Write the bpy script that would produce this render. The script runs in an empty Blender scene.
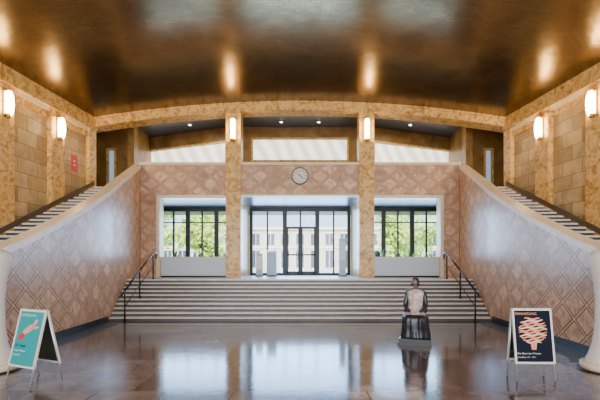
import bpy, bmesh, math, random
from mathutils import Vector, Matrix
random.seed(7)
D = bpy.data
COL = bpy.context.scene.collection

# ------------------------------------------------------------ materials
def newmat(name):
    m = D.materials.new(name); m.use_nodes = True
    nt = m.node_tree; b = nt.nodes['Principled BSDF']
    return m, nt, b
def plain(name, col, rough=0.5, metal=0.0, emit=None, es=0.0, noise=0.0, nscale=6.0, spec=None):
    m, nt, b = newmat(name)
    b.inputs['Base Color'].default_value = (*col, 1)
    b.inputs['Roughness'].default_value = rough
    b.inputs['Metallic'].default_value = metal
    if spec is not None: b.inputs['Specular IOR Level'].default_value = spec
    if emit:
        b.inputs['Emission Color'].default_value = (*emit, 1)
        b.inputs['Emission Strength'].default_value = es
    if noise > 0:
        tc = nt.nodes.new('ShaderNodeTexCoord'); n = nt.nodes.new('ShaderNodeTexNoise')
        n.inputs['Scale'].default_value = nscale; n.inputs['Detail'].default_value = 6
        r = nt.nodes.new('ShaderNodeValToRGB')
        r.color_ramp.elements[0].position = 0.3; r.color_ramp.elements[1].position = 0.7
        r.color_ramp.elements[0].color = (*[c*(1-noise) for c in col], 1)
        r.color_ramp.elements[1].color = (*[min(1, c*(1+noise)) for c in col], 1)
        nt.links.new(tc.outputs['Object'], n.inputs['Vector'])
        nt.links.new(n.outputs['Fac'], r.inputs['Fac'])
        nt.links.new(r.outputs['Color'], b.inputs['Base Color'])
    return m
def N(nt, t, **kw):
    n = nt.nodes.new(t)
    for k, v in kw.items(): setattr(n, k, v)
    return n
def math_(nt, op, a, b=None):
    n = N(nt, 'ShaderNodeMath', operation=op)
    for i, v in enumerate((a, b)):
        if v is None: continue
        if isinstance(v, (int, float)): n.inputs[i].default_value = v
        else: nt.links.new(v, n.inputs[i])
    return n.outputs[0]
def mixc(nt, fac, a, b, mode='MIX'):
    n = N(nt, 'ShaderNodeMix', data_type='RGBA', blend_type=mode)
    for key, v in ((0, fac), (6, a), (7, b)):
        if isinstance(v, (int, float)): n.inputs[key].default_value = v
        elif isinstance(v, tuple): n.inputs[key].default_value = (*v, 1)
        else: nt.links.new(v, n.inputs[key])
    return n.outputs[2]
def noise_(nt, vec, scale, detail=5, dist=0.0, rough=0.55):
    n = N(nt, 'ShaderNodeTexNoise')
    n.inputs['Scale'].default_value = scale; n.inputs['Detail'].default_value = detail
    n.inputs['Distortion'].default_value = dist; n.inputs['Roughness'].default_value = rough
    nt.links.new(vec, n.inputs['Vector']); return n.outputs['Fac']
def ramp_(nt, fac, stops):
    r = N(nt, 'ShaderNodeValToRGB'); el = r.color_ramp.elements
    while len(el) < len(stops): el.new(0.5)
    for e, (p, c) in zip(el, stops): e.position = p; e.color = (*c, 1)
    nt.links.new(fac, r.inputs['Fac']); return r.outputs['Color']

def diamond_mat():
    m, nt, b = newmat('diamond_marble')
    uv = N(nt, 'ShaderNodeUVMap').outputs[0]
    sp = N(nt, 'ShaderNodeSeparateXYZ'); nt.links.new(uv, sp.inputs[0])
    u = math_(nt, 'DIVIDE', sp.outputs[0], 0.80); v = math_(nt, 'DIVIDE', sp.outputs[1], 0.62)
    a = math_(nt, 'ADD', u, v); c = math_(nt, 'SUBTRACT', u, v)
    pa = math_(nt, 'PINGPONG', a, 0.5); pb = math_(nt, 'PINGPONG', c, 0.5)
    mn = math_(nt, 'MINIMUM', pa, pb)
    band = math_(nt, 'LESS_THAN', mn, 0.095)
    line = math_(nt, 'LESS_THAN', mn, 0.022)
    cb = N(nt, 'ShaderNodeCombineXYZ')
    nt.links.new(math_(nt, 'FLOOR', a), cb.inputs[0]); nt.links.new(math_(nt, 'FLOOR', c), cb.inputs[1])
    wn = N(nt, 'ShaderNodeTexWhiteNoise', noise_dimensions='3D'); nt.links.new(cb.outputs[0], wn.inputs['Vector'])
    tc = N(nt, 'ShaderNodeTexCoord').outputs['Object']
    n1 = noise_(nt, tc, 2.6, 10, 2.2, 0.65)
    inner = ramp_(nt, n1, [(0.3, (0.44, 0.20, 0.11)), (0.46, (0.74, 0.47, 0.30)), (0.7, (0.94, 0.78, 0.59))])
    tint = ramp_(nt, wn.outputs['Value'], [(0, (0.70, 0.65, 0.66)), (1, (1.0, 1.0, 1.0))])
    inner = mixc(nt, 1.0, inner, tint, 'MULTIPLY')
    n2 = noise_(nt, tc, 5, 6, 1.0)
    bandc = ramp_(nt, n2, [(0.3, (0.24, 0.09, 0.05)), (0.7, (0.50, 0.25, 0.15))])
    col = mixc(nt, band, inner, bandc)
    col = mixc(nt, line, col, (0.86, 0.68, 0.50))
    nt.links.new(col, b.inputs['Base Color'])
    b.inputs['Roughness'].default_value = 0.30
    b.inputs['Specular IOR Level'].default_value = 0.40
    return m
def brickmat(name, w, h, c1, c2, mortar, msize, rough, offset=0.5, nscale=3, namt=0.25, bump=0.0, metal=0.0, bias=0.0):
    m, nt, b = newmat(name)
    uv = N(nt, 'ShaderNodeUVMap').outputs[0]
    br = N(nt, 'ShaderNodeTexBrick'); br.offset = offset
    br.inputs['Scale'].default_value = 1.0; br.inputs['Brick Width'].default_value = w
    br.inputs['Row Height'].default_value = h; br.inputs['Mortar Size'].default_value = msize
    br.inputs['Color1'].default_value = (*c1, 1); br.inputs['Color2'].default_value = (*c2, 1)
    br.inputs['Mortar'].default_value = (*mortar, 1); br.inputs['Bias'].default_value = bias
    nt.links.new(uv, br.inputs['Vector'])
    tc = N(nt, 'ShaderNodeTexCoord').outputs['Object']
    n = noise_(nt, tc, nscale, 8, 0.8)
    t = ramp_(nt, n, [(0.3, (1-namt*1.6,)*3), (0.7, (1+namt*.2,)*3)])
    col = mixc(nt, 1.0, br.outputs['Color'], t, 'MULTIPLY')
    nt.links.new(col, b.inputs['Base Color'])
    b.inputs['Roughness'].default_value = rough; b.inputs['Metallic'].default_value = metal
    if bump:
        bp = N(nt, 'ShaderNodeBump'); bp.inputs['Strength'].default_value = bump; bp.inputs['Distance'].default_value = 0.02
        mix = math_(nt, 'ADD', br.outputs['Fac'], math_(nt, 'MULTIPLY', n, 2.0))
        nt.links.new(mix, bp.inputs['Height']); nt.links.new(bp.outputs[0], b.inputs['Normal'])
    return m
def honey_mat():
    m, nt, b = newmat('honey_marble')
    tc = N(nt, 'ShaderNodeTexCoord').outputs['Object']
    n = noise_(nt, tc, 2.4, 9, 2.2, 0.65)
    col = ramp_(nt, n, [(0.30, (0.26, 0.09, 0.012)), (0.45, (0.66, 0.36, 0.08)), (0.58, (0.90, 0.62, 0.24)), (0.72, (0.48, 0.22, 0.04))])
    nt.links.new(col, b.inputs['Base Color']); b.inputs['Roughness'].default_value = 0.3
    return m
M = {}
M['diamond'] = diamond_mat()
M['honey'] = honey_mat()
M['block'] = brickmat('travertine_blocks', 0.80, 0.46, (0.50, 0.33, 0.14), (0.84, 0.63, 0.33), (0.28, 0.16, 0.06), 0.010, 0.45, 0.5, 2.5, 0.22)
M['floor'] = brickmat('floor_stone', 0.9, 0.9, (0.070, 0.048, 0.047), (0.27, 0.22, 0.21), (0.018, 0.018, 0.022), 0.014, 0.11, 0.5, 2.5, 0.3, 0.04)
M['floor'].node_tree.nodes['Principled BSDF'].inputs['Specular IOR Level'].default_value = 0.75
M['ceil'] = brickmat('bronze_mosaic_ceiling', 0.26, 0.11, (0.23, 0.165, 0.080), (0.27, 0.195, 0.098), (0.17, 0.12, 0.055), 0.006, 0.23, 0.5, 0.7, 0.22, 0.22, 1.0)
M['cream'] = plain('cream_stone', (0.92, 0.78, 0.57), 0.35, noise=0.08)
M['white'] = plain('white_plaster', (0.88, 0.84, 0.78), 0.5, noise=0.04)
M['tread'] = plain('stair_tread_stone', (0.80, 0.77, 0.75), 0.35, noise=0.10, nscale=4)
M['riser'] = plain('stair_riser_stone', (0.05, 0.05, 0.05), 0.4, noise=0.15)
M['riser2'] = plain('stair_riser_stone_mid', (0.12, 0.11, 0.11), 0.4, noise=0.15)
M['dark'] = plain('dark_stone', (0.012, 0.011, 0.012), 0.3)
M['skirt'] = plain('stone_skirting', (0.10, 0.065, 0.03), 0.4)
M['black'] = plain('black_iron', (0.010, 0.010, 0.012), 0.4, 0.2)
M['brass'] = plain('brass', (0.55, 0.36, 0.13), 0.3, 1.0)
M['lamp'] = plain('lamp_glass', (1, 0.93, 0.8), 0.4, emit=(1.0, 0.68, 0.32), es=42)
M['galceil'] = plain('gallery_ceiling', (0.065, 0.075, 0.10), 0.3)
M['bluegrey'] = plain('pale_blue_panel', (0.66, 0.78, 0.90), 0.5)
M['browngal'] = plain('gallery_stone', (0.30, 0.165, 0.05), 0.35, noise=0.4, nscale=2)
M['frame'] = plain('window_frame_dark', (0.02, 0.025, 0.025), 0.4, 0.3)
M['wframe'] = plain('window_frame_white', (0.8, 0.8, 0.78), 0.4)
M['alu'] = plain('aluminium', (0.75, 0.76, 0.78), 0.3, 0.7)
M['spot'] = plain('downlight_glass', (1, 1, 1), 0.4, emit=(1, .95, .85), es=12)
M['grey'] = plain('grey_lacquer', (0.40, 0.52, 0.62), 0.4)
M['soil'] = plain('soil', (0.06, 0.04, 0.02), 0.9)
M['pot'] = plain('pot_ceramic', (0.5, 0.48, 0.45), 0.4)
M['leaf'] = plain('leaf', (0.04, 0.15, 0.02), 0.45, noise=0.4, nscale=8)
M['treeleaf'] = plain('tree_foliage', (0.60, 0.74, 0.12), 0.6, noise=0.4, nscale=1.0)
M['bark'] = plain('bark', (0.15, 0.10, 0.06), 0.9, noise=0.3)
M['facade'] = brickmat('facade_stone', 1.2, 0.5, (0.80, 0.62, 0.42), (0.86, 0.72, 0.53), (0.7, 0.6, 0.45), 0.02, 0.7)
M['glassdark'] = plain('facade_window_glass', (0.05, 0.065, 0.09), 0.1)
M['pave'] = plain('paving', (0.80, 0.78, 0.74), 0.8, noise=0.15, nscale=0.6)
M['grass'] = plain('grass', (0.30, 0.46, 0.07), 0.9, noise=0.3, nscale=0.8)
M['roof'] = plain('roof_tile', (0.25, 0.16, 0.12), 0.8)
M['sign'] = plain('red_sign', (0.75, 0.06, 0.10), 0.5)
M['sideglass'] = plain('glow_side_window', (0.30, 0.42, 0.55), 0.2, emit=(.45,.6,.8), es=.6)  # daylight in this pane is put in as a faint emission
def glass_mat():
    m = D.materials.new('window_glass'); m.use_nodes = True; nt = m.node_tree
    nt.nodes.clear()
    o = N(nt, 'ShaderNodeOutputMaterial'); t = N(nt, 'ShaderNodeBsdfTransparent'); g = N(nt, 'ShaderNodeBsdfGlossy')
    g.inputs['Roughness'].default_value = 0.03
    mx = N(nt, 'ShaderNodeMixShader'); mx.inputs[0].default_value = 0.04
    t.inputs[0].default_value = (0.86, 0.92, 0.97, 1)
    nt.links.new(t.outputs[0], mx.inputs[1]); nt.links.new(g.outputs[0], mx.inputs[2]); nt.links.new(mx.outputs[0], o.inputs[0])
    return m
M['glass'] = glass_mat()
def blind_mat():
    m, nt, b = newmat('glow_frosted_blind')
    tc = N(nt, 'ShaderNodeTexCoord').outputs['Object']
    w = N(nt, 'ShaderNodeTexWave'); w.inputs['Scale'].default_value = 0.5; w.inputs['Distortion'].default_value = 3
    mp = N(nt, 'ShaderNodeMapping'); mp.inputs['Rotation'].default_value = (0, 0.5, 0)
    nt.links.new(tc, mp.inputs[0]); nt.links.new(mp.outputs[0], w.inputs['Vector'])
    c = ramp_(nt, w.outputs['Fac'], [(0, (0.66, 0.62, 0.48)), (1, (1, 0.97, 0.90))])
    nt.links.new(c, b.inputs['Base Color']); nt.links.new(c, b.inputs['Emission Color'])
    b.inputs['Emission Strength'].default_value = 2.4  # the blind glows by itself in place of daylight behind it
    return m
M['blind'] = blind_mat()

# ------------------------------------------------------------ mesh builder
class MB:
    def __init__(s): s.v = []; s.f = []; s.m = []; s.sm = []; s.mats = []
    def mi(s, m):
        m = M[m] if isinstance(m, str) else m
        if m not in s.mats: s.mats.append(m)
        return s.mats.index(m)
    def add(s, vs, fs, m, smooth=False):
        o = len(s.v); s.v += [tuple(v) for v in vs]; k = s.mi(m)
        for f in fs: s.f.append([o+i for i in f]); s.m.append(k); s.sm.append(smooth)
    def hexa(s, p, m):   # 4 bottom ccw, 4 top
        s.add(p, [(3,2,1,0), (4,5,6,7), (0,1,5,4), (1,2,6,5), (2,3,7,6), (3,0,4,7)], m)
    def box(s, x0, x1, y0, y1, z0, z1, m):
        if x0 > x1: x0, x1 = x1, x0
        s.hexa([(x0,y0,z0),(x1,y0,z0),(x1,y1,z0),(x0,y1,z0),(x0,y0,z1),(x1,y0,z1),(x1,y1,z1),(x0,y1,z1)], m)
    def cyl(s, p0, p1, r0, r1, m, n=12, smooth=True):
        p0 = Vector(p0); p1 = Vector(p1); d = (p1-p0).normalized()
        a = d.orthogonal().normalized(); b = d.cross(a)
        vs = []
        for p, r in ((p0, r0), (p1, r1)):
            for i in range(n):
                t = 2*math.pi*i/n; vs.append(p + a*math.cos(t)*r + b*math.sin(t)*r)
        s.add(vs, [(i, (i+1) % n, n+(i+1) % n, n+i) for i in range(n)], m, smooth)
        s.add(vs, [tuple(range(n))[::-1], tuple(range(n, 2*n))], m)
    def ell(s, c, r, m, nu=16, nv=10, mat=None):
        vs = []; fs = []
        for j in range(nv+1):
            ph = math.pi*j/nv
            for i in range(nu):
                t = 2*math.pi*i/nu
                p = Vector((math.sin(ph)*math.cos(t)*r[0], math.sin(ph)*math.sin(t)*r[1], math.cos(ph)*r[2]))
                if mat: p = mat @ p
                vs.append(Vector(c)+p)
        for j in range(nv):
            for i in range(nu):
                fs.append((j*nu+i, (j+1)*nu+i, (j+1)*nu+(i+1) % nu, j*nu+(i+1) % nu))
        s.add(vs, fs, m, True)
    def build(s, name, parent=None, loc=None, rot=None):
        me = D.meshes.new(name); me.from_pydata(s.v, [], s.f)
        for m in s.mats: me.materials.append(m)
        for p, k, sm in zip(me.polygons, s.m, s.sm): p.material_index = k; p.use_smooth = sm
        bm = bmesh.new(); bm.from_mesh(me)
        bmesh.ops.remove_doubles(bm, verts=bm.verts, dist=1e-6)
        bmesh.ops.recalc_face_normals(bm, faces=bm.faces)
        uvl = bm.loops.layers.uv.new('UVMap')
        for f in bm.faces:
            n = f.normal
            for l in f.loops:
                c = l.vert.co
                if abs(n.z) > 0.7: l[uvl].uv = (c.x, c.y)
                elif abs(n.x) > abs(n.y): l[uvl].uv = (c.y, c.z)
                else: l[uvl].uv = (c.x, c.z)
        bm.to_mesh(me); bm.free()
        o = D.objects.new(name, me); COL.objects.link(o)
        if parent: o.parent = parent
        if loc: o.location = loc
        if rot: o.rotation_euler = rot
        return o

def wx(y): return 8.32 + 0.121*(16-y)          # hall half width (splayed)
def ceilz(x, y): 
    k = x/wx(y); return 7.5 + 0.68*(1-k*k)
PP = [(6.4,16.0,5.68),(6.05,13.5,4.54),(5.78,12.0,3.88),(5.62,10.1,3.05),(5.5,8.2,2.30),(5.42,7.4,2.05),(5.30,7.0,1.95),(5.14,6.75,1.90)]
def px(y):
    for (a, b) in zip(PP, PP[1:]):
        if b[1] <= y <= a[1]:
            t = (y-b[1])/(a[1]-b[1]); return b[0]+(a[0]-b[0])*t
    return PP[0][0] if y > 16 else PP[-1][0]

# ------------------------------------------------------------ shell
mb = MB(); mb.box(-13, 13, -6.5, 24, -0.2, 0, 'floor'); mb.build('floor')

# ceiling vault
mb = MB(); nx, ny = 36, 12; vs = []
for j in range(ny+1):
    y = -6.5 + (16.5+6.5)*j/ny
    for i in range(nx+1):
        x = (-1+2*i/nx)*(wx(y)+0.2); vs.append((x, y, ceilz(x, y)))
fs = [(j*(nx+1)+i, j*(nx+1)+i+1, (j+1)*(nx+1)+i+1, (j+1)*(nx+1)+i) for j in range(ny) for i in range(nx)]
mb.add(vs, fs, 'ceil', True)
mb.build('ceiling')
mb = MB(); mb.box(-13, 13, -6.6, 23, 9.0, 9.3, 'roof'); mb.build('roof_slab')  # outer roof, out of view, added to stop light leaking in

def side_wall(sgn, name):
    mb = MB()
    def wb(y0, y1, z0, z1, off, m, thick=None):
        a0, a1 = wx(y0)-off, wx(y1)-off
        b0, b1 = (wx(y0)+0.4, wx(y1)+0.4) if thick is None else (a0+thick, a1+thick)
        mb.hexa([(sgn*a0,y0,z0),(sgn*b0,y0,z0),(sgn*b1,y1,z0),(sgn*a1,y1,z0),(sgn*a0,y0,z1),(sgn*b0,y0,z1),(sgn*b1,y1,z1),(sgn*a1,y1,z1)], m)
    wb(-6.5, 16.0, 0, 9.0, 0, 'block')
    piers = [(15.62, 16.02)] + [(13.6-2.15*k, 14.25-2.15*k) for k in range(9)]
    for y0, y1 in piers: wb(y0, y1, 0, 7.1, 0.16, 'honey', 0.2)
    wb(-6.5, 16.0, 7.05, 7.62, 0.24, 'honey', 0.3)
    wb(-6.5, 16.0, 6.93, 7.05, 0.12, 'cream', 0.2)
    for k in range(-1, 9):                      # thin frames inside each bay
        y0 = 14.25-2.15*k if k >= 0 else 14.25; y1 = 13.6-2.15*(k-1) if k > 0 else 15.62
        wb(y0, y1, 6.72, 6.93, 0.07, 'honey', 0.1)
    mb.build(name)
side_wall(-1, 'wall_left'); side_wall(1, 'wall_right')
mb = MB(); mb.hexa([(-(wx(14.8)-.001),14.8,5.2),(-(wx(15.1)-.001),15.1,5.2),(-(wx(15.1)-.03),15.1,5.2),(-(wx(14.8)-.03),14.8,5.2),(-(wx(14.8)-.001),14.8,5.8),(-(wx(15.1)-.001),15.1,5.8),(-(wx(15.1)-.03),15.1,5.8),(-(wx(14.8)-.03),14.8,5.8)], 'sign')
a = -(wx(14.95)-.032)
mb.box(a-.004, a+.002, 14.87, 15.03, 5.55, 5.60, 'wframe'); mb.box(a-.004, a+.002, 14.87, 15.03, 5.4, 5.45, 'wframe')
mb.build('wall_sign')

# front wall behind the camera, with tall glazed openings and one added high slot
mb = MB()
mb.box(-11.3, .60, -6.7, -6.5, 6.3, 9.0, 'block'); mb.box(1.60, 11.3, -6.7, -6.5, 6.3, 9.0, 'block')
mb.box(.60, 1.60, -6.7, -6.5, 6.3, 6.68, 'block'); mb.box(.60, 1.60, -6.7, -6.5, 7.1, 9.0, 'block')  # high slot added to let a sun patch onto the floor
for a, b in [(-11.3,-10),(-7.6,-7),(-4.6,-4),(-1.6,-1),(1,1.6),(4,4.6),(7,7.6),(10,11.3)]:
    mb.box(a, b, -6.9, -6.5, 0, 6.3, 'block')
for a, b in [(-10,-7.6),(-7,-4.6),(-4,-1.6),(-1,1),(1.6,4),(4.6,7),(7.6,10)]:
    mb.box(a, b, -6.9, -6.5, 5.9, 6.3, 'block')
    mb.box((a+b)/2-.04, (a+b)/2+.04, -6.75, -6.68, 0, 5.9, 'frame')
    mb.box(a, b, -6.75, -6.68, 2.6, 2.7, 'frame')
mb.build('wall_front')

# back wall: diamond fascia and cheeks
mb = MB(); Y0, Y1 = 16.06, 16.36
mb.box(-6.4, -5.75, Y0, Y1, 1.2, 5.72, 'diamond'); mb.box(5.75, 6.4, Y0, Y1, 1.2, 5.72, 'diamond')
mb.box(-5.75, 5.75, Y0, Y1, 4.5, 5.72, 'diamond')
mb.box(-8.7, -6.4, Y0, Y1, 0, 4.8, 'browngal'); mb.box(6.4, 8.7, Y0, Y1, 0, 4.8, 'browngal')
mb.box(-6.45, 6.45, Y0-0.05, Y1+0.05, 5.72, 5.82, 'cream')
mb.build('wall_back')
for s in (-1, 1):                                # frames round side openings
    mb = MB()
    a, b = 5.75*s, 5.62*s
    mb.box(a, b, Y0-0.06, Y1+0.1, 1.2, 4.5, 'cream')
    mb.box(b, 2.97*s, Y0-0.06, Y1+0.1, 4.38, 4.5, 'cream')
    mb.build('trim_opening_left' if s < 0 else 'trim_opening_right')
mb = MB(); mb.box(-2.35, 2.35, Y0-0.04, Y1, 4.46, 4.54, 'cream'); mb.build('trim_center_opening')

# pillars
for s in (-1, 1):
    mb = MB()
    mb.box(2.36*s, 2.96*s, 15.95, 16.55, 1.2, 7.95, 'honey')
    mb.box(2.5*s, 2.82*s, 15.92, 15.95, 1.5, 7.6, 'honey')
    mb.build('pillar')

# arched top beam
mb = MB(); n = 30; vs = []
for i in range(n+1):
    x = -8.5+17*i/n
    k = x/8.32; zc = 7.5+0.68*(1-k*k)
    for (y, z) in ((15.85, zc-0.34), (15.85, zc+0.1), (16.5, zc+0.1), (16.5, zc-0.34)): vs.append((x, y, z))
for i in range(n):
    for j in range(4):
        mb.add([vs[4*i+j], vs[4*i+(j+1) % 4], vs[4*i+4+(j+1) % 4], vs[4*i+4+j]], [(0,1,2,3)], 'honey')
mb.build('trim_arched_beam')
mb = MB(); n = 30; vs = []
for i in range(n+1):
    x = -8.4+16.8*i/n; k = x/8.32; zc = 7.5+0.68*(1-k*k)
    for (y, z) in ((15.78, zc-0.07), (15.78, zc+0.03), (15.9, zc+0.03), (15.9, zc-0.07)): vs.append((x, y, z))
for i in range(n):
    for j in range(4):
        mb.add([vs[4*i+j], vs[4*i+(j+1) % 4], vs[4*i+4+(j+1) % 4], vs[4*i+4+j]], [(0,1,2,3)], 'honey')
mb.build('trim_ceiling_edge')

# ------------------------------------------------------------ upper gallery
mb = MB(); mb.box(-11, 11, 16.36, 22.5, 4.5, 4.8, 'galceil'); mb.build('floor_gallery')
mb = MB()
mb.box(-11, 11, 16.5, 22.5, 8.6, 8.8, 'galceil'); mb.build('ceiling_gallery')
mb = MB()
yb = 20.0
def wallwin(mb, P, Q, z0, z1, u0, u1, w0, w1, m, t=0.2, pane='blind'):
    """wall from P to Q (plan), window hole u0..u1 (m along), w0..w1 (z)"""
    P = Vector((P[0], P[1], 0)); Q = Vector((Q[0], Q[1], 0)); d = (Q-P); L = d.length; d.normalize(); nrm = Vector((-d.y, d.x, 0))
    if nrm.y < 0: nrm = -nrm
    def seg(a, b, c, e, mm, o0=0.0, o1=t):
        p = [P+d*a+nrm*o0, P+d*b+nrm*o0, P+d*b+nrm*o1, P+d*a+nrm*o1]
        mb.hexa([(*q.xy, c) for q in p]+[(*q.xy, e) for q in p], mm)
    seg(0, L, z0, w0, m); seg(0, L, w1, z1, m); seg(0, u0, w0, w1, m); seg(u1, L, w0, w1, m)
    seg(u0, u1, w0, w1, pane, t*0.6, t*0.7)
    fr = 0.09
    for (a, b, c, e) in ((u0-fr, u1+fr, w0-fr, w0), (u0-fr, u1+fr, w1, w1+fr), (u0-fr, u0, w0, w1), (u1, u1+fr, w0, w1)):
        seg(a, b, c, e, 'honey', -0.04, 0.0)
wallwin(mb, (-3.6, yb), (3.6, yb), 4.8, 8.6, 3.6-2.35, 3.6+2.35, 6.95, 7.98, 'browngal')
mb.build('wall_gallery_center')
for s, nm in ((-1, 'left'), (1, 'right')):
    mb = MB()
    wallwin(mb, (3.6*s, yb), (8.7*s, 21.9), 4.8, 8.6, 0.15, 5.2, 6.6, 7.85, 'browngal')
    wallwin(mb, (8.1*s, 19.5), (10.6*s, 19.5), 4.8, 8.6, 0.95, 1.25, 5.0, 7.3, 'browngal', pane='sideglass')
    mb.box(8.1*s, 8.25*s, 19.5, 22.0, 4.8, 8.6, 'browngal')
    mb.box(10.6*s, 10.8*s, 16.0, 19.7, 4.8, 9.0, 'block')
    mb.box(8.7*s, 10.8*s, 16.0, 16.2, 4.8, 9.0, 'block')
    mb.build('wall_gallery_'+nm)
    mb = MB()
    mb.box(7.55*s, 7.85*s, 18.2, 18.6, 4.8, 8.6, 'browngal')
    mb.build('gallery_column')
mb = MB()
for x, y in [(-6.4,18.6),(-4.4,18.4),(-5.4,19.6),(4.4,18.4),(6.4,18.6),(5.4,19.6),(-0.9,19.2),(0.9,19.2)]:
    mb.cyl((x,y,8.56),(x,y,8.6),0.09,0.09,'alu',16); mb.cyl((x,y,8.545),(x,y,8.56),0.06,0.06,'spot',16)
mb.build('ceiling_downlights')

# ------------------------------------------------------------ landing + lower vestibule
mb = MB()
mb.box(-6.9, 6.9, 16.0, 19.4, 0, 1.2, 'tread'); 
mb.hexa([(-px(14.2)+.02,14.2,0),(px(14.2)-.02,14.2,0),(6.38,16,0),(-6.38,16,0),(-px(14.2)+.02,14.2,1.2),(px(14.2)-.02,14.2,1.2),(6.38,16,1.2),(-6.38,16,1.2)], 'tread')
mb.build('floor_landing')
mb = MB(); mb.box(-7, 7, 16.36, 19.3, 4.45, 4.5, 'galceil'); mb.build('ceiling_vestibule')
for s, nm in ((-1, 'left'), (1, 'right')):
    mb = MB()
    mb.box(2.42*s, 2.62*s, 16.55, 19.0, 1.2, 4.44, 'browngal')
    mb.box(6.7*s, 6.9*s, 16.36, 19.2, 1.2, 4.44, 'browngal')
    mb.build('wall_vestibule_'+nm)
    mb = MB(); mb.box(2.97*s, 5.6*s, 16.1, 16.3, 1.2, 1.98, 'bluegrey'); mb.box(2.97*s, 5.6*s, 16.06, 16.34, 1.98, 2.03, 'cream')
    mb.box(2.97*s, 5.6*s, 16.08, 16.1, 1.2, 1.27, 'dark')
    mb.build('parapet_panel')
    mb = MB(); x0, x1 = (2.62*s, 6.7*s)
    xa, xb = min(x0,x1), max(x0,x1)
    mb.box(xa, xb, 19.0, 19.2, 1.2, 1.85, 'browngal'); mb.box(xa, xb, 19.0, 19.2, 4.25, 4.44, 'frame')
    nb = 6; 
    for i in range(nb+1):
        x = xa+(xb-xa)*i/nb; w = 0.10 if i % 2 == 0 else 0.035
        mb.box(max(xa,x-w), min(xb,x+w), 19.02, 19.14, 1.85, 4.25, 'frame')
    mb.box(xa, xb, 19.03, 19.12, 3.70, 3.75, 'frame'); mb.box(xa, xb, 18.95, 19.2, 1.85, 1.92, 'wframe')
    mb.box(xa, xb, 19.07, 19.08, 1.9, 4.25, 'glass')
    mb.build('window_1' if s < 0 else 'window_2')
# entrance doors
mb = MB()
mb.box(-2.41, 2.41, 19.0, 19.15, 4.25, 4.44, 'frame')
for x, w in ((-2.33,.08),(-1.55,.035),(-0.72,.10),(0.02,.04),(0.82,.10),(1.6,.035),(2.33,.08)):
    mb.box(x-w, x+w, 18.98, 19.14, 1.2, 4.3, 'frame')
mb.box(-.72, .82, 19.0, 19.12, 3.42, 3.52, 'frame')
mb.box(-2.4, 2.4, 19.0, 19.12, 1.2, 1.32, 'frame')
for x0, x1 in ((-0.63, -0.015), (0.055, 0.73)):
    mb.box(x0, x0+.07, 18.96, 19.05, 1.25, 3.42, 'frame'); mb.box(x1-.07, x1, 18.96, 19.05, 1.25, 3.42, 'frame')
    mb.box(x0, x1, 18.96, 19.05, 2.15, 2.22, 'frame'); mb.box(x0, x1, 18.96, 19.05, 1.22, 1.40, 'frame')
    mb.cyl((x1-.1 if x0 < 0 else x0+.1, 18.9, 2.0), (x1-.1 if x0 < 0 else x0+.1, 18.9, 2.6), .02, .02, 'alu', 8)
mb.box(-2.4, 2.4, 19.07, 19.08, 1.3, 4.3, 'glass')
mb.build('door_1')

# info stands inside the vestibule
mb = MB(); mb.box(-1.45,-1.0,17.3,17.6,1.2,1.26,'dark'); mb.box(-1.43,-1.02,17.33,17.57,1.26,2.25,'grey')
mb.hexa([(-1.46,17.28,2.25),(-.99,17.28,2.25),(-.99,17.62,2.25),(-1.46,17.62,2.25),(-1.46,17.28,2.28),(-.99,17.28,2.28),(-.99,17.62,2.36),(-1.46,17.62,2.36)],'wframe')
mb.build('info_lectern')
mb = MB(); mb.box(1.66,2.04,17.4,17.55,1.2,1.25,'dark'); mb.box(1.7,2.0,17.44,17.51,1.25,2.85,'grey'); mb.box(1.72,1.98,17.43,17.44,1.9,2.75,'bluegrey')
mb.build('info_totem')
mb = MB(); mb.box(-1.95,-1.6,17.4,17.55,1.2,1.25,'dark'); mb.box(-1.92,-1.63,17.44,17.51,1.25,2.2,'grey'); mb.box(-1.9,-1.65,17.43,17.44,1.5,2.1,'white')
mb.build('info_totem')

# ------------------------------------------------------------ central stairs
mb = MB(); nr = 10; rise = .12; tr = (14.2-12.1)/(nr-1)
for i in range(nr-1):
    y0 = 12.1+i*tr; z0 = i*rise; z1 = z0+rise
    xe = px(y0)-.02
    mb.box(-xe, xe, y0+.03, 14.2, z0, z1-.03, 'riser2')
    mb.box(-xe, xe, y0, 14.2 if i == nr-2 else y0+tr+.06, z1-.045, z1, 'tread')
mb.box(-px(14.2)+.02, px(14.2)-.02, 14.17, 14.2, 1.08, 1.155, 'riser2')
mb.box(-px(14.2)+.02, px(14.2)-.02, 14.14, 14.2, 1.15, 1.2, 'tread')
mb.build('central_staircase')
for s in (-1, 1):
    mb = MB(); X = 5.25*s
    def zz(y): return min(1.2, max(0, (math.floor((y-12.1)/tr)+1)*rise)) if y > 12.1 else 0
    for y in (11.98, 13.1, 14.3):
        mb.cyl((X, y, zz(y)), (X, y, zz(y)+.92), .024, .024, 'black', 10)
        mb.cyl((X, y, zz(y)), (X, y, zz(y)+.03), .05, .05, 'black', 10)
    pts = [(X,11.75,.80),(X,11.98,.92),(X,13.1,zz(13.1)+.92),(X,14.3,2.12),(X,14.6,2.12),(X,14.6,1.95)]
    for a, b in zip(pts, pts[1:]): mb.cyl(a, b, .03, .03, 'black', 10); mb.ell(b, (.03,)*3, 'black', 10, 6)
    pts = [(X,11.98,.45),(X,13.1,zz(13.1)+.45),(X,14.3,1.65)]
    for a, b in zip(pts, pts[1:]): mb.cyl(a, b, .014, .014, 'black', 8)
    mb.build('stair_handrail')

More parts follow.
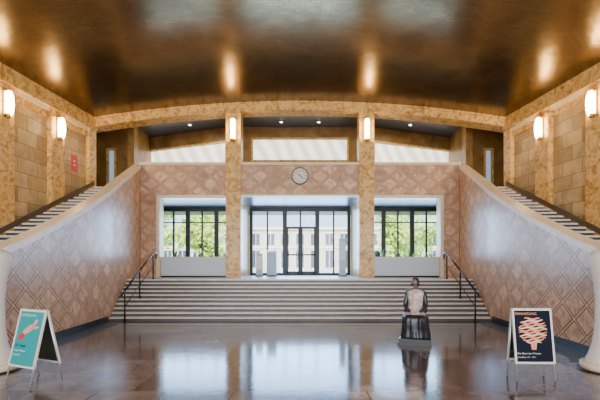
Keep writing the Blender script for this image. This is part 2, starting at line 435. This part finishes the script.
# ------------------------------------------------------------ parapets of the side stairs
def offs(P, o):
    out = []
    for i, p in enumerate(P):
        a = P[max(0, i-1)]; b = P[min(len(P)-1, i+1)]
        d = Vector((b[0]-a[0], b[1]-a[1])).normalized(); n = Vector((-d.y, d.x))
        out.append((p[0]+n.x*o, p[1]+n.y*o, p[2]))
    return out
def smoothP(P, k=6):
    out = []
    for i in range(len(P)-1):
        p0 = Vector(P[max(0,i-1)]); p1 = Vector(P[i]); p2 = Vector(P[i+1]); p3 = Vector(P[min(len(P)-1,i+2)])
        for j in range(k):
            t = j/k
            out.append(tuple(0.5*((2*p1)+(-p0+p2)*t+(2*p0-5*p1+4*p2-p3)*t*t+(-p0+3*p1-3*p2+p3)*t**3)))
    out.append(P[-1]); return out
def ribbon(mb, A, B, zb, zt, m):
    n = len(A); vs = []
    for a, b in zip(A, B):
        vs += [(a[0],a[1],zb(a)),(b[0],b[1],zb(a)),(b[0],b[1],zt(a)),(a[0],a[1],zt(a))]
    for i in range(n-1):
        for j in range(4):
            k = (j+1) % 4
            mb.add([vs[4*i+j],vs[4*i+k],vs[4*i+4+k],vs[4*i+4+j]], [(0,1,2,3)], m)
    mb.add(vs[:4], [(0,1,2,3)], m); mb.add(vs[-4:], [(3,2,1,0)], m)
STOP = 15.85; SY0 = 6.8
for s, nm in ((-1,'left'),(1,'right')):
    P = smoothP([(p[0]*s, p[1], p[2]) for p in PP])
    so = s
    A = P; B = offs(P, 0.22*so)
    if abs(B[5][0]) < abs(A[5][0]): so = -so; B = offs(P, 0.22*so)
    mb = MB()
    ribbon(mb, A, B, lambda p: 0.0, lambda p: p[2]-0.12, 'diamond')
    A2 = offs(P, -0.05*so); B2 = offs(P, 0.27*so)
    ribbon(mb, A2, B2, lambda p: p[2]-0.12, lambda p: p[2]+0.02, 'cream')
    # scrolled newel terminating the parapet
    cx, cy = 4.98*s, 6.47
    prof = [(0,.29),(.05,.29),(.12,.26),(.30,.205),(.6,.17),(1.0,.165),(1.3,.185),(1.5,.225),(1.64,.26),(1.73,.255),(1.80,.21),(1.84,.14),(1.85,0.001)]
    n = 28; vs = []
    for z, r in prof:
        for i in range(n):
            t = 2*math.pi*i/n; vs.append((cx+math.cos(t)*r, cy+math.sin(t)*r*1.1, .12+z))
    fs = [(j*n+i, j*n+(i+1) % n, (j+1)*n+(i+1) % n, (j+1)*n+i) for j in range(len(prof)-1) for i in range(n)]
    mb.add(vs, fs, 'white', True)
    mb.cyl((cx,cy,0.02),(cx,cy,.12),.38,.38,'cream',32)
    mb.cyl((cx,cy,0),(cx,cy,.02),.42,.42,'dark',32)
    mb.build('wall_stair_parapet_'+nm)
    mb = MB()
    Pb = [p for p in P if p[1] < 12.05]
    ribbon(mb, offs(Pb, -0.02*so), offs(Pb, 0.0), lambda p: 0.0, lambda p: 0.17, 'dark')
    ribbon(mb, offs(Pb, -0.50*so), offs(Pb, -0.02*so), lambda p: 0.0, lambda p: 0.006, 'dark')
    mb.build('baseboard_'+nm)
    # side stairs
    mb = MB(); n = 32; r = 4.8/n; t = (STOP-SY0)/(n-1)
    for i in range(n):
        y0 = SY0+i*t; y1 = y0+t+.03
        if i == n-1: y1 = 16.04
        def q(y): return px(max(min(y,16),6.76))+.29, wx(min(y,16))-.17
        a0, b0 = q(y0); a1, b1 = q(y1)
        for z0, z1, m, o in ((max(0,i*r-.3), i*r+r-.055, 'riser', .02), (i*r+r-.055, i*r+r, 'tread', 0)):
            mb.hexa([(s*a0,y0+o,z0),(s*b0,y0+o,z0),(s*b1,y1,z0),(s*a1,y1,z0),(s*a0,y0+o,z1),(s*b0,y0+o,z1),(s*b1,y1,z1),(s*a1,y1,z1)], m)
    mb.build('side_staircase')
    mb = MB()
    z0 = .16; z1 = z0+4.8
    a0, a1 = wx(SY0)-.19, wx(STOP)-.19
    mb.hexa([(s*a0,SY0,z0-.1),(s*(a0+.02),SY0,z0-.1),(s*(a1+.02),STOP,z1-.1),(s*a1,STOP,z1-.1),(s*a0,SY0,z0+.07),(s*(a0+.02),SY0,z0+.07),(s*(a1+.02),STOP,z1+.07),(s*a1,STOP,z1+.07)],'skirt')
    mb.build('trim_stair_skirting_'+nm)

# ------------------------------------------------------------ lamps
for s in (-1, 1):
    for y in (13.93, 11.78, 9.63, 7.48, 3.18):  # the nearer sconces are out of view, added for more light
        X = s*(wx(y)-.16); mb = MB()
        mb.box(X, X-s*.03, y-.10, y+.10, 6.05, 6.86, 'brass')
        mb.ell((X-s*.12, y, 6.46), (.12, .12, .40), 'lamp', 18, 14)
        mb.cyl((X-s*.1, y, 6.02), (X-s*.1, y, 6.14), .03, .09, 'brass', 14)
        mb.cyl((X-s*.1, y, 6.82), (X-s*.1, y, 6.88), .08, .04, 'brass', 14)
        mb.build('wall_sconce')
    X = 2.66*s; mb = MB()
    mb.box(X-.12, X+.12, 15.89, 15.92, 6.6, 7.55, 'brass')
    mb.cyl((X,15.80,6.66),(X,15.80,7.5),.085,.085,'lamp',18)
    mb.cyl((X,15.80,6.58),(X,15.80,6.68),.04,.11,'brass',18); mb.cyl((X,15.80,7.46),(X,15.80,7.51),.11,.10,'brass',18)
    mb.build('pillar_sconce')

# ------------------------------------------------------------ clock
mb = MB()
mb.cyl((0,16.06,5.26),(0,15.98,5.26),.34,.34,'frame',40); mb.cyl((0,15.98,5.26),(0,15.97,5.26),.30,.30,'white',40)
for k in range(12):
    a = k*math.pi/6; r0, r1 = (.20, .27)
    p0 = (math.sin(a)*r0, 15.968, 5.26+math.cos(a)*r0); p1 = (math.sin(a)*r1, 15.968, 5.26+math.cos(a)*r1)
    mb.cyl(p0, p1, .014, .014, 'black', 6)
mb.cyl((0,15.955,5.26),(-.10,15.955,5.36),.02,.014,'black',6); mb.cyl((0,15.95,5.26),(.14,15.95,5.14),.016,.012,'black',6)
mb.cyl((0,15.96,5.26),(0,15.94,5.26),.025,.025,'black',12)
mb.build('wall_clock')

# ------------------------------------------------------------ plants
def potted(x, y, z, h, seed):
    random.seed(seed); mb = MB()
    mb.cyl((0,0,0),(0,0,.32),.13,.19,'pot',20); mb.cyl((0,0,.30),(0,0,.325),.17,.17,'soil',20)
    for k in range(34):
        a = random.uniform(0, 6.283); L = random.uniform(.35, .9)*h*.75; sp = random.uniform(.1, .38)
        st = Vector((math.cos(a)*.04, math.sin(a)*.04, .3)); d = Vector((math.cos(a), math.sin(a), 0)); sd = Vector((-d.y, d.x, 0))
        n = 6; vs = []
        for j in range(n+1):
            t = j/n; p = st + d*sp*t*t*1.2 + Vector((0,0,L*(t-.25*t*t*t)))
            w = .035*math.sin(math.pi*min(1, .15+t*.85))
            vs += [p-sd*w, p+sd*w]
        mb.add(vs, [(2*j,2*j+1,2*j+3,2*j+2) for j in range(n)], 'leaf', True)
    mb.build('potted_plant', loc=(x,y,z))
for i, (x, y, h) in enumerate([(-5.7,18.2,1.8),(-4.0,18.3,1.6),(3.6,18.3,1.9),(5.0,18.2,1.8),(5.9,18.3,1.6),(-4.9,18.4,1.4)]):
    potted(x, y, 1.2, h, i+3)

# ------------------------------------------------------------ exterior
mb = MB(); mb.box(-90, 90, 24, 140, .6, 1.0, 'pave'); mb.box(-90, 90, 19.4, 24, .6, 1.1, 'pave')
mb.build('ground_courtyard')
mb = MB(); mb.box(-40, -6, 28, 52, 1.0, 1.06, 'grass'); mb.box(6, 40, 28, 52, 1.0, 1.06, 'grass'); mb.build('ground_lawn')
mb = MB()
mb.box(-34, 34, 60, 70, 1.0, 7.0, 'facade'); mb.box(-34.6, 34.6, 59.5, 70.5, 7.0, 7.3, 'cream')
for i in range(-14, 15):
    x = i*2.2
    for z0, z1 in ((1.3, 3.9), (4.7, 6.4)):
        mb.box(x-.6, x+.6, 59.95, 60.0, z0, z1, 'glassdark')
        mb.box(x-.7, x-.6, 59.85, 60.0, z0-.1, z1+.1, 'wframe'); mb.box(x+.6, x+.7, 59.85, 60.0, z0-.1, z1+.1, 'wframe')
        mb.box(x-.7, x+.7, 59.85, 60.0, z1, z1+.12, 'wframe'); mb.box(x-.04, x+.04, 59.9, 60, z0, z1, 'wframe')
mb.box(-34, 34, 59.8, 60.0, 4.2, 4.4, 'cream')
mb.build('courtyard_building')
def tree(x, y, h, seed):
    random.seed(seed); mb = MB()
    mb.cyl((0,0,0),(0,0,h*.45),.28,.18,'bark',10)
    blobs = []
    for k in range(9):
        a = random.uniform(0,6.28); r = random.uniform(.0,.26)*h; c = Vector((math.cos(a)*r, math.sin(a)*r, h*random.uniform(.3,.85))); R = h*random.uniform(.13,.2)
        mb.cyl((0,0,h*.3), c, .1, .04, 'bark', 6); blobs.append((c, R))
    for c, R in blobs:
        for k in range(120):
            d = Vector((random.gauss(0,1),random.gauss(0,1),random.gauss(0,1))).normalized()
            p = c + d*R*random.uniform(.5,1.1); a = Vector((random.gauss(0,1),random.gauss(0,1),random.gauss(0,1))).normalized(); b = a.orthogonal().normalized()
            s = random.uniform(.12,.24)
            mb.add([p-a*s-b*s*.6, p+a*s-b*s*.6, p+a*s+b*s*.6, p-a*s+b*s*.6], [(0,1,2,3)], 'treeleaf')
    mb.build('tree', loc=(x,y,1.0))
for i, (x, y, h) in enumerate([(-13.0,34,9),(-17,38,10),(-11.5,46,8),(-9.2,38,6.5),(12.2,33,9),(17,39,10),(11.5,46,8),(9.2,38,6.5)]):
    tree(x, y, h, 40+i)

# ------------------------------------------------------------ statue (seated robed woman)
M['bronze'] = plain('statue_bronze', (0.045, 0.048, 0.062), 0.28, 0.4, noise=0.6, nscale=9)
M['darkbr'] = plain('statue_plinth_dark', (0.016, 0.016, 0.02), 0.3)
M['hair'] = plain('statue_hair', (0.03, 0.024, 0.023), 0.4, 0.2, noise=0.4, nscale=30)
M['pale'] = plain('statue_pale_stone', (0.68, 0.52, 0.49), 0.4, noise=0.45, nscale=12)
M['skin'] = plain('statue_face_stone', (0.20, 0.13, 0.11), 0.4, noise=0.2, nscale=12)
root = D.objects.new('seated_woman_statue', None); COL.objects.link(root)
def lofts(mb, rings, n, matf):
    vs = []
    for z, rx, ry, cx, cy, fa, kn in rings:
        for i in range(n):
            t = 2*math.pi*i/n
            k = 1 + fa*math.sin(11*t+z*2.5) + fa*.5*math.sin(19*t-z*4)
            x = math.cos(t)*rx*k; y = math.sin(t)*ry*k
            if y < 0: y *= 1 + kn*(math.cos(x/rx*math.pi*1.0)*-.5)      # two knees, valley between
            vs.append((cx+x, cy+y, z))
    for j in range(len(rings)-1):
        for i in range(n):
            t = 2*math.pi*(i+.5)/n; z = (rings[j][0]+rings[j+1][0])/2
            mb.add([vs[j*n+i], vs[j*n+(i+1) % n], vs[(j+1)*n+(i+1) % n], vs[(j+1)*n+i]], [(0,1,2,3)], matf(t, z), True)
    mb.add(vs[:n], [tuple(range(n))], matf(0, rings[0][0])); mb.add(vs[-n:], [tuple(range(n))], matf(0, rings[-1][0]))
rings = [(.11,.31,.29,0,-.03,.035,.1),(.16,.305,.29,0,-.03,.05,.12),(.26,.285,.27,0,-.04,.05,.2),(.38,.275,.265,0,-.06,.045,.28),(.48,.275,.275,0,-.07,.035,.34),
 (.55,.275,.28,0,-.06,.025,.34),(.595,.265,.265,0,-.05,.02,.3),(.625,.235,.22,0,-.02,.02,.2),(.66,.205,.17,0,.04,.02,.05),(.72,.185,.145,0,.07,.02,0),
 (.80,.165,.13,0,.075,.02,0),(.88,.16,.122,0,.07,.015,0),(.96,.175,.128,0,.06,.012,0),(1.04,.19,.13,0,.055,.01,0),(1.10,.19,.118,0,.055,.008,0),(1.135,.165,.10,0,.055,0,0),(1.16,.11,.08,0,.055,0,0),(1.18,.06,.058,0,.05,0,0),(1.24,.048,.05,0,.035,0,0)]
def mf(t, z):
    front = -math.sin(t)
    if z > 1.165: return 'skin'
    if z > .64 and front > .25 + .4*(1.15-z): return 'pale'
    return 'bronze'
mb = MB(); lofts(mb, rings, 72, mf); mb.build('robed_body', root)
mb = MB()
mb.box(-.35,.35,-.36,.34,0,.05,'darkbr'); mb.box(-.33,.33,-.34,.32,.05,.12,'darkbr'); mb.box(-.24,.24,.0,.30,.12,.56,'darkbr'); mb.build('plinth_and_seat', root)
# head
mb = MB(); nu, nv = 28, 20; vs = []
for j in range(nv+1):
    ph = math.pi*j/nv
    for i in range(nu):
        t = 2*math.pi*i/nu
        x = math.sin(ph)*math.cos(t); y = math.sin(ph)*math.sin(t); z = math.cos(ph)
        wz = 1-.22*max(0,-z)
        X, Y, Z = x*.072*wz, y*.085*wz, z*.105
        if y < 0:
            g = lambda a, b, w: math.exp(-((X-a)**2+(Z-b)**2)/(w*w))
            Y -= .020*g(0,-.012,.013) + .012*g(0,.005,.010) + .006*g(0,-.052,.016) + .008*g(0,-.085,.02) + .006*g(0,.035,.03)
            Y += .010*g(.027,.008,.013) + .010*g(-.027,.008,.013) + .004*g(0,-.040,.010)
        vs.append((X, Y, Z))
mb.add(vs, [(j*nu+i,(j+1)*nu+i,(j+1)*nu+(i+1) % nu,j*nu+(i+1) % nu) for j in range(nv) for i in range(nu)], 'skin', True)
for sx in (-1, 1):
    mb.ell((sx*.026,-.072,.008), (.010,.006,.005), 'pale', 10, 6)
    mb.ell((sx*.072,.005,-.005), (.008,.015,.024), 'skin', 10, 8)
mb.ell((0,-.076,-.048), (.017,.006,.005), 'hair', 10, 6)
mb.ell((0,.018,.022), (.083,.088,.098), 'hair', 22, 14)
mb.ell((0,.085,-.02), (.045,.04,.045), 'hair', 14, 10)
for sx in (-1, 1): mb.ell((sx*.062,.02,-.03), (.025,.06,.07), 'hair', 12, 10)
mb.build('head', root, loc=(-.01,.03,1.315), rot=(.14, .06, -.2))
def skinmesh(name, pts, edges, rad, mat, parent, sub=2):
    me = D.meshes.new(name); me.from_pydata(pts, edges, []); o = D.objects.new(name, me); COL.objects.link(o); o.parent = parent
    me.materials.append(M[mat])
    md = o.modifiers.new('Skin', 'SKIN'); md.use_smooth_shade = True
    for v, r in zip(me.skin_vertices[0].data, rad): v.radius = (r, r)
    me.skin_vertices[0].data[0].use_root = True
    s2 = o.modifiers.new('Sub', 'SUBSURF'); s2.levels = sub; s2.render_levels = sub
for sx, nm in ((-1,'left'),(1,'right')):
    sh = (sx*.165,.05,1.085); el = (sx*.225,.0,.80); wr = (sx*.09,-.185,.685)
    skinmesh('arm_'+nm, [sh, (sx*.205,.035,.95), el, (sx*.17,-.10,.73), wr], [(0,1),(1,2),(2,3),(3,4)], [.055,.052,.048,.042,.032], 'bronze', root)
    pm = (sx*.055,-.225,.665)
    skinmesh('palm_'+nm, [wr, pm, (sx*.035,-.245,.657)], [(0,1),(1,2)], [.022,.026,.022], 'pale', root)
    for k in range(4):
        L = (.045,.052,.05,.038)[k]
        a = Vector((sx*(.052-.012*k)+sx*.01,-.25-.004*k,.662)); b = a+Vector((-sx*.012,-L*.5,.0)); c = b+Vector((-sx*.008,-L*.4,-.014))
        skinmesh('finger_%s_%d' % (nm,k+1), [a,b,c], [(0,1),(1,2)], [.0085,.008,.006], 'pale', root, 1)
    skinmesh('thumb_'+nm, [(sx*.055,-.215,.675), (sx*.025,-.235,.682), (sx*.008,-.255,.678)], [(0,1),(1,2)], [.010,.009,.007], 'pale', root, 1)
# shawl over the shoulders
mb = MB(); n = 40; vs = []; rr = [(.66,.235,.19),(.8,.235,.18),(.95,.235,.17),(1.05,.23,.155),(1.11,.215,.14),(1.155,.17,.12),(1.185,.10,.09)]
for z, rx, ry in rr:
    for i in range(n+1):
        t = math.radians(-20 + 220*i/n); k = 1+.035*math.sin(i*1.3+z*3)
        vs.append((math.cos(t)*rx*k, .05+math.sin(t)*ry*k, z))
mb.add(vs, [(j*(n+1)+i, j*(n+1)+i+1, (j+1)*(n+1)+i+1, (j+1)*(n+1)+i) for j in range(len(rr)-1) for i in range(n)], 'bronze', True)
o = mb.build('shawl', root); sd = o.modifiers.new('Solid', 'SOLIDIFY'); sd.thickness = .015
root.location = (2.54, 8.8, 0); root.rotation_euler = (0, 0, -.35)

# ------------------------------------------------------------ A-boards
def text(s, size, loc, rot, mat, parent, name):
    cu = D.curves.new(name, 'FONT'); cu.body = s; cu.size = size; cu.align_x = 'LEFT'; cu.extrude = .0005
    cu.materials.append(mat); o = D.objects.new(name, cu); COL.objects.link(o); o.parent = parent
    o.location = loc; o.rotation_euler = rot
def aboard(x, y, yaw, bg, kind, F=.27):
    root = D.objects.new('a_frame_poster_sign', None); COL.objects.link(root)
    H = 1.05; W = .29
    def pt(xx, t, off, side=-1): 
        yy = side*F*(1-t/H); return (xx, yy + side*off, t)
    mb = MB()
    for side in (-1, 1):
        def slab(x0, x1, t0, t1, o0, o1, m):
            mb.hexa([pt(x0,t0,o0,side),pt(x1,t0,o0,side),pt(x1,t0,o1,side),pt(x0,t0,o1,side),pt(x0,t1,o0,side),pt(x1,t1,o0,side),pt(x1,t1,o1,side),pt(x0,t1,o1,side)], m)
        for sx in (-1, 1):
            mb.cyl(pt(sx*(W-.015),0,0,side), pt(sx*(W-.015),H-.02,0,side), .013,.013,'alu',10)
        slab(-W+.02, W-.02, .28, H-.02, .0, .012, 'frame' if side > 0 else bg)
        for a in ((-W, W, .25, .275), (-W, W, H-.03, H), (-W, -W+.025, .275, H-.03), (W-.025, W, .275, H-.03)):
            slab(*a, -.006, .022, 'wframe')
    for sx in (-1, 1):
        mb.cyl((sx*(W-.02), -F*.62, .40), (sx*(W-.02), F*.62, .40), .005, .005, 'black', 6)
        mb.cyl((sx*(W-.03), 0, H-.01), (sx*(W-.09), 0, H-.01), .02, .02, 'alu', 10)
    mb.build('frame', root)
    tilt = math.atan(F/H); rot = (math.pi/2-tilt, 0, 0)
    O = .0135
    if kind == 'dark':
        mb = MB(); n = 40
        for k in range(11):
            zc = .56+ .034*k; hw = .21*math.sqrt(max(.05, 1-((zc-.73)/.20)**2))
            vs = []
            for i in range(n+1):
                xx = -hw+2*hw*i/n; wv = .010*math.sin(xx*34+k*1.7)+.25*xx*(1 if k % 2 else -.4)*.15; w = .0145*(.5+.5*math.sin(math.pi*i/n))
                vs += [pt(xx, zc+wv-w, O), pt(xx, zc+wv+w, O)]
            mb.add(vs, [(2*i,2*i+1,2*i+3,2*i+2) for i in range(n)], 'salmon' if k % 3 else 'blush')
        vs = [pt(-.035,.45,O),pt(.03,.45,O),pt(.05,.56,O),pt(-.05,.56,O)]; mb.add(vs, [(0,1,2,3)], 'salmon')
        mb.build('poster_motif', root)
        text('ERINNERUNG', .052, pt(-.25,.955,O), rot, M['salmon'], root, 'poster_title')
        text('Der Baum des Wissens', .036, pt(-.25,.385,O), rot, M['wframe'], root, 'poster_text_1')
        text('Ausstellung  12.9. - 30.11.', .026, pt(-.25,.335,O), rot, M['wframe'], root, 'poster_text_2')
    else:
        mb = MB(); n = 24
        def blob(cx, cz, a, b, ang, m):
            vs = []
            for i in range(n):
                t = 2*math.pi*i/n; u = a*math.cos(t); v = b*math.sin(t)*(1+.3*math.cos(t))
                vs.append(pt(cx+u*math.cos(ang)-v*math.sin(ang), cz+u*math.sin(ang)+v*math.cos(ang), O))
            mb.add(vs, [tuple(range(n))], m)
        blob(-.03,.76,.15,.045,.5,'pinkp'); blob(.10,.86,.07,.03,.9,'pinkp'); blob(.13,.80,.07,.018,.2,'pinkp'); blob(-.15,.66,.07,.05,.4,'redp')
        mb.build('poster_motif', root)
        text('AUSSTELLUNG', .05, pt(-.24,.95,O), rot, M['wframe'], root, 'poster_title')
        text('Die Hand', .06, pt(-.24,.52,O), rot, M['navy'], root, 'poster_text_1')
        text('Campus Westend', .036, pt(-.24,.46,O), rot, M['wframe'], root, 'poster_text_2')
        text('Eintritt frei', .036, pt(-.24,.40,O), rot, M['wframe'], root, 'poster_text_3')
    root.location = (x, y, 0); root.rotation_euler = (0, 0, yaw)
M['salmon'] = plain('poster_salmon', (0.90, 0.30, 0.16), 0.6)
M['blush'] = plain('poster_blush', (0.92, 0.62, 0.50), 0.6)
M['navy'] = plain('poster_navy', (0.006, 0.010, 0.022), 0.7, spec=.15)
M['teal'] = plain('poster_teal', (0.02, 0.34, 0.36), 0.7, spec=.15)
M['pinkp'] = plain('poster_pink', (0.90, 0.38, 0.36), 0.5)
M['redp'] = plain('poster_red', (0.65, 0.03, 0.06), 0.5)
aboard(3.46, 6.0, -.02, 'navy', 'dark', .15)
aboard(-3.88, 5.85, -.42, 'teal', 'teal', .24)

# ------------------------------------------------------------ lights, world, camera
def area(name, loc, rot, sx, sy, p, col):
    l = D.lights.new(name, 'AREA'); l.shape = 'RECTANGLE'; l.size = sx; l.size_y = sy; l.energy = p; l.color = col
    o = D.objects.new(name, l); COL.objects.link(o); o.location = loc; o.rotation_euler = rot
area('entrance_fill', (0,-6.3,3.2), (math.radians(90),0,0), 19, 5.6, 1900, (1,.96,.92))  # area lamp added behind the camera to fill the hall
area('daylight_doors', (0,18.8,2.9), (math.radians(-90),0,0), 4.4, 2.8, 480, (.35,.60,1))
for s in (-1, 1):
    area('daylight_side', (4.6*s,18.8,3.1), (math.radians(-90),0,0), 3.6, 2.2, 260, (.38,.62,1))
    area('gallery_light', (5*s,18.5,8.4), (0,0,0), 3, 1.5, 90, (1,.85,.6))
sun = D.lights.new('sun', 'SUN'); sun.energy = 13; sun.angle = .01; sun.color = (1,.95,.86)
o = D.objects.new('sun', sun); COL.objects.link(o); o.rotation_euler = (math.radians(60), 0, 0)
w = D.worlds.new('World'); bpy.context.scene.world = w; w.use_nodes = True
bg = w.node_tree.nodes['Background']; bg.inputs[0].default_value = (.66,.82,1,1); bg.inputs[1].default_value = 4.0
cam = D.cameras.new('camera'); cam.lens = 24; cam.sensor_width = 36; cam.shift_y = 65/600; cam.clip_end = 500
co = D.objects.new('camera', cam); COL.objects.link(co); co.location = (0,0,1.7); co.rotation_euler = (math.pi/2,0,0)
bpy.context.scene.camera = co
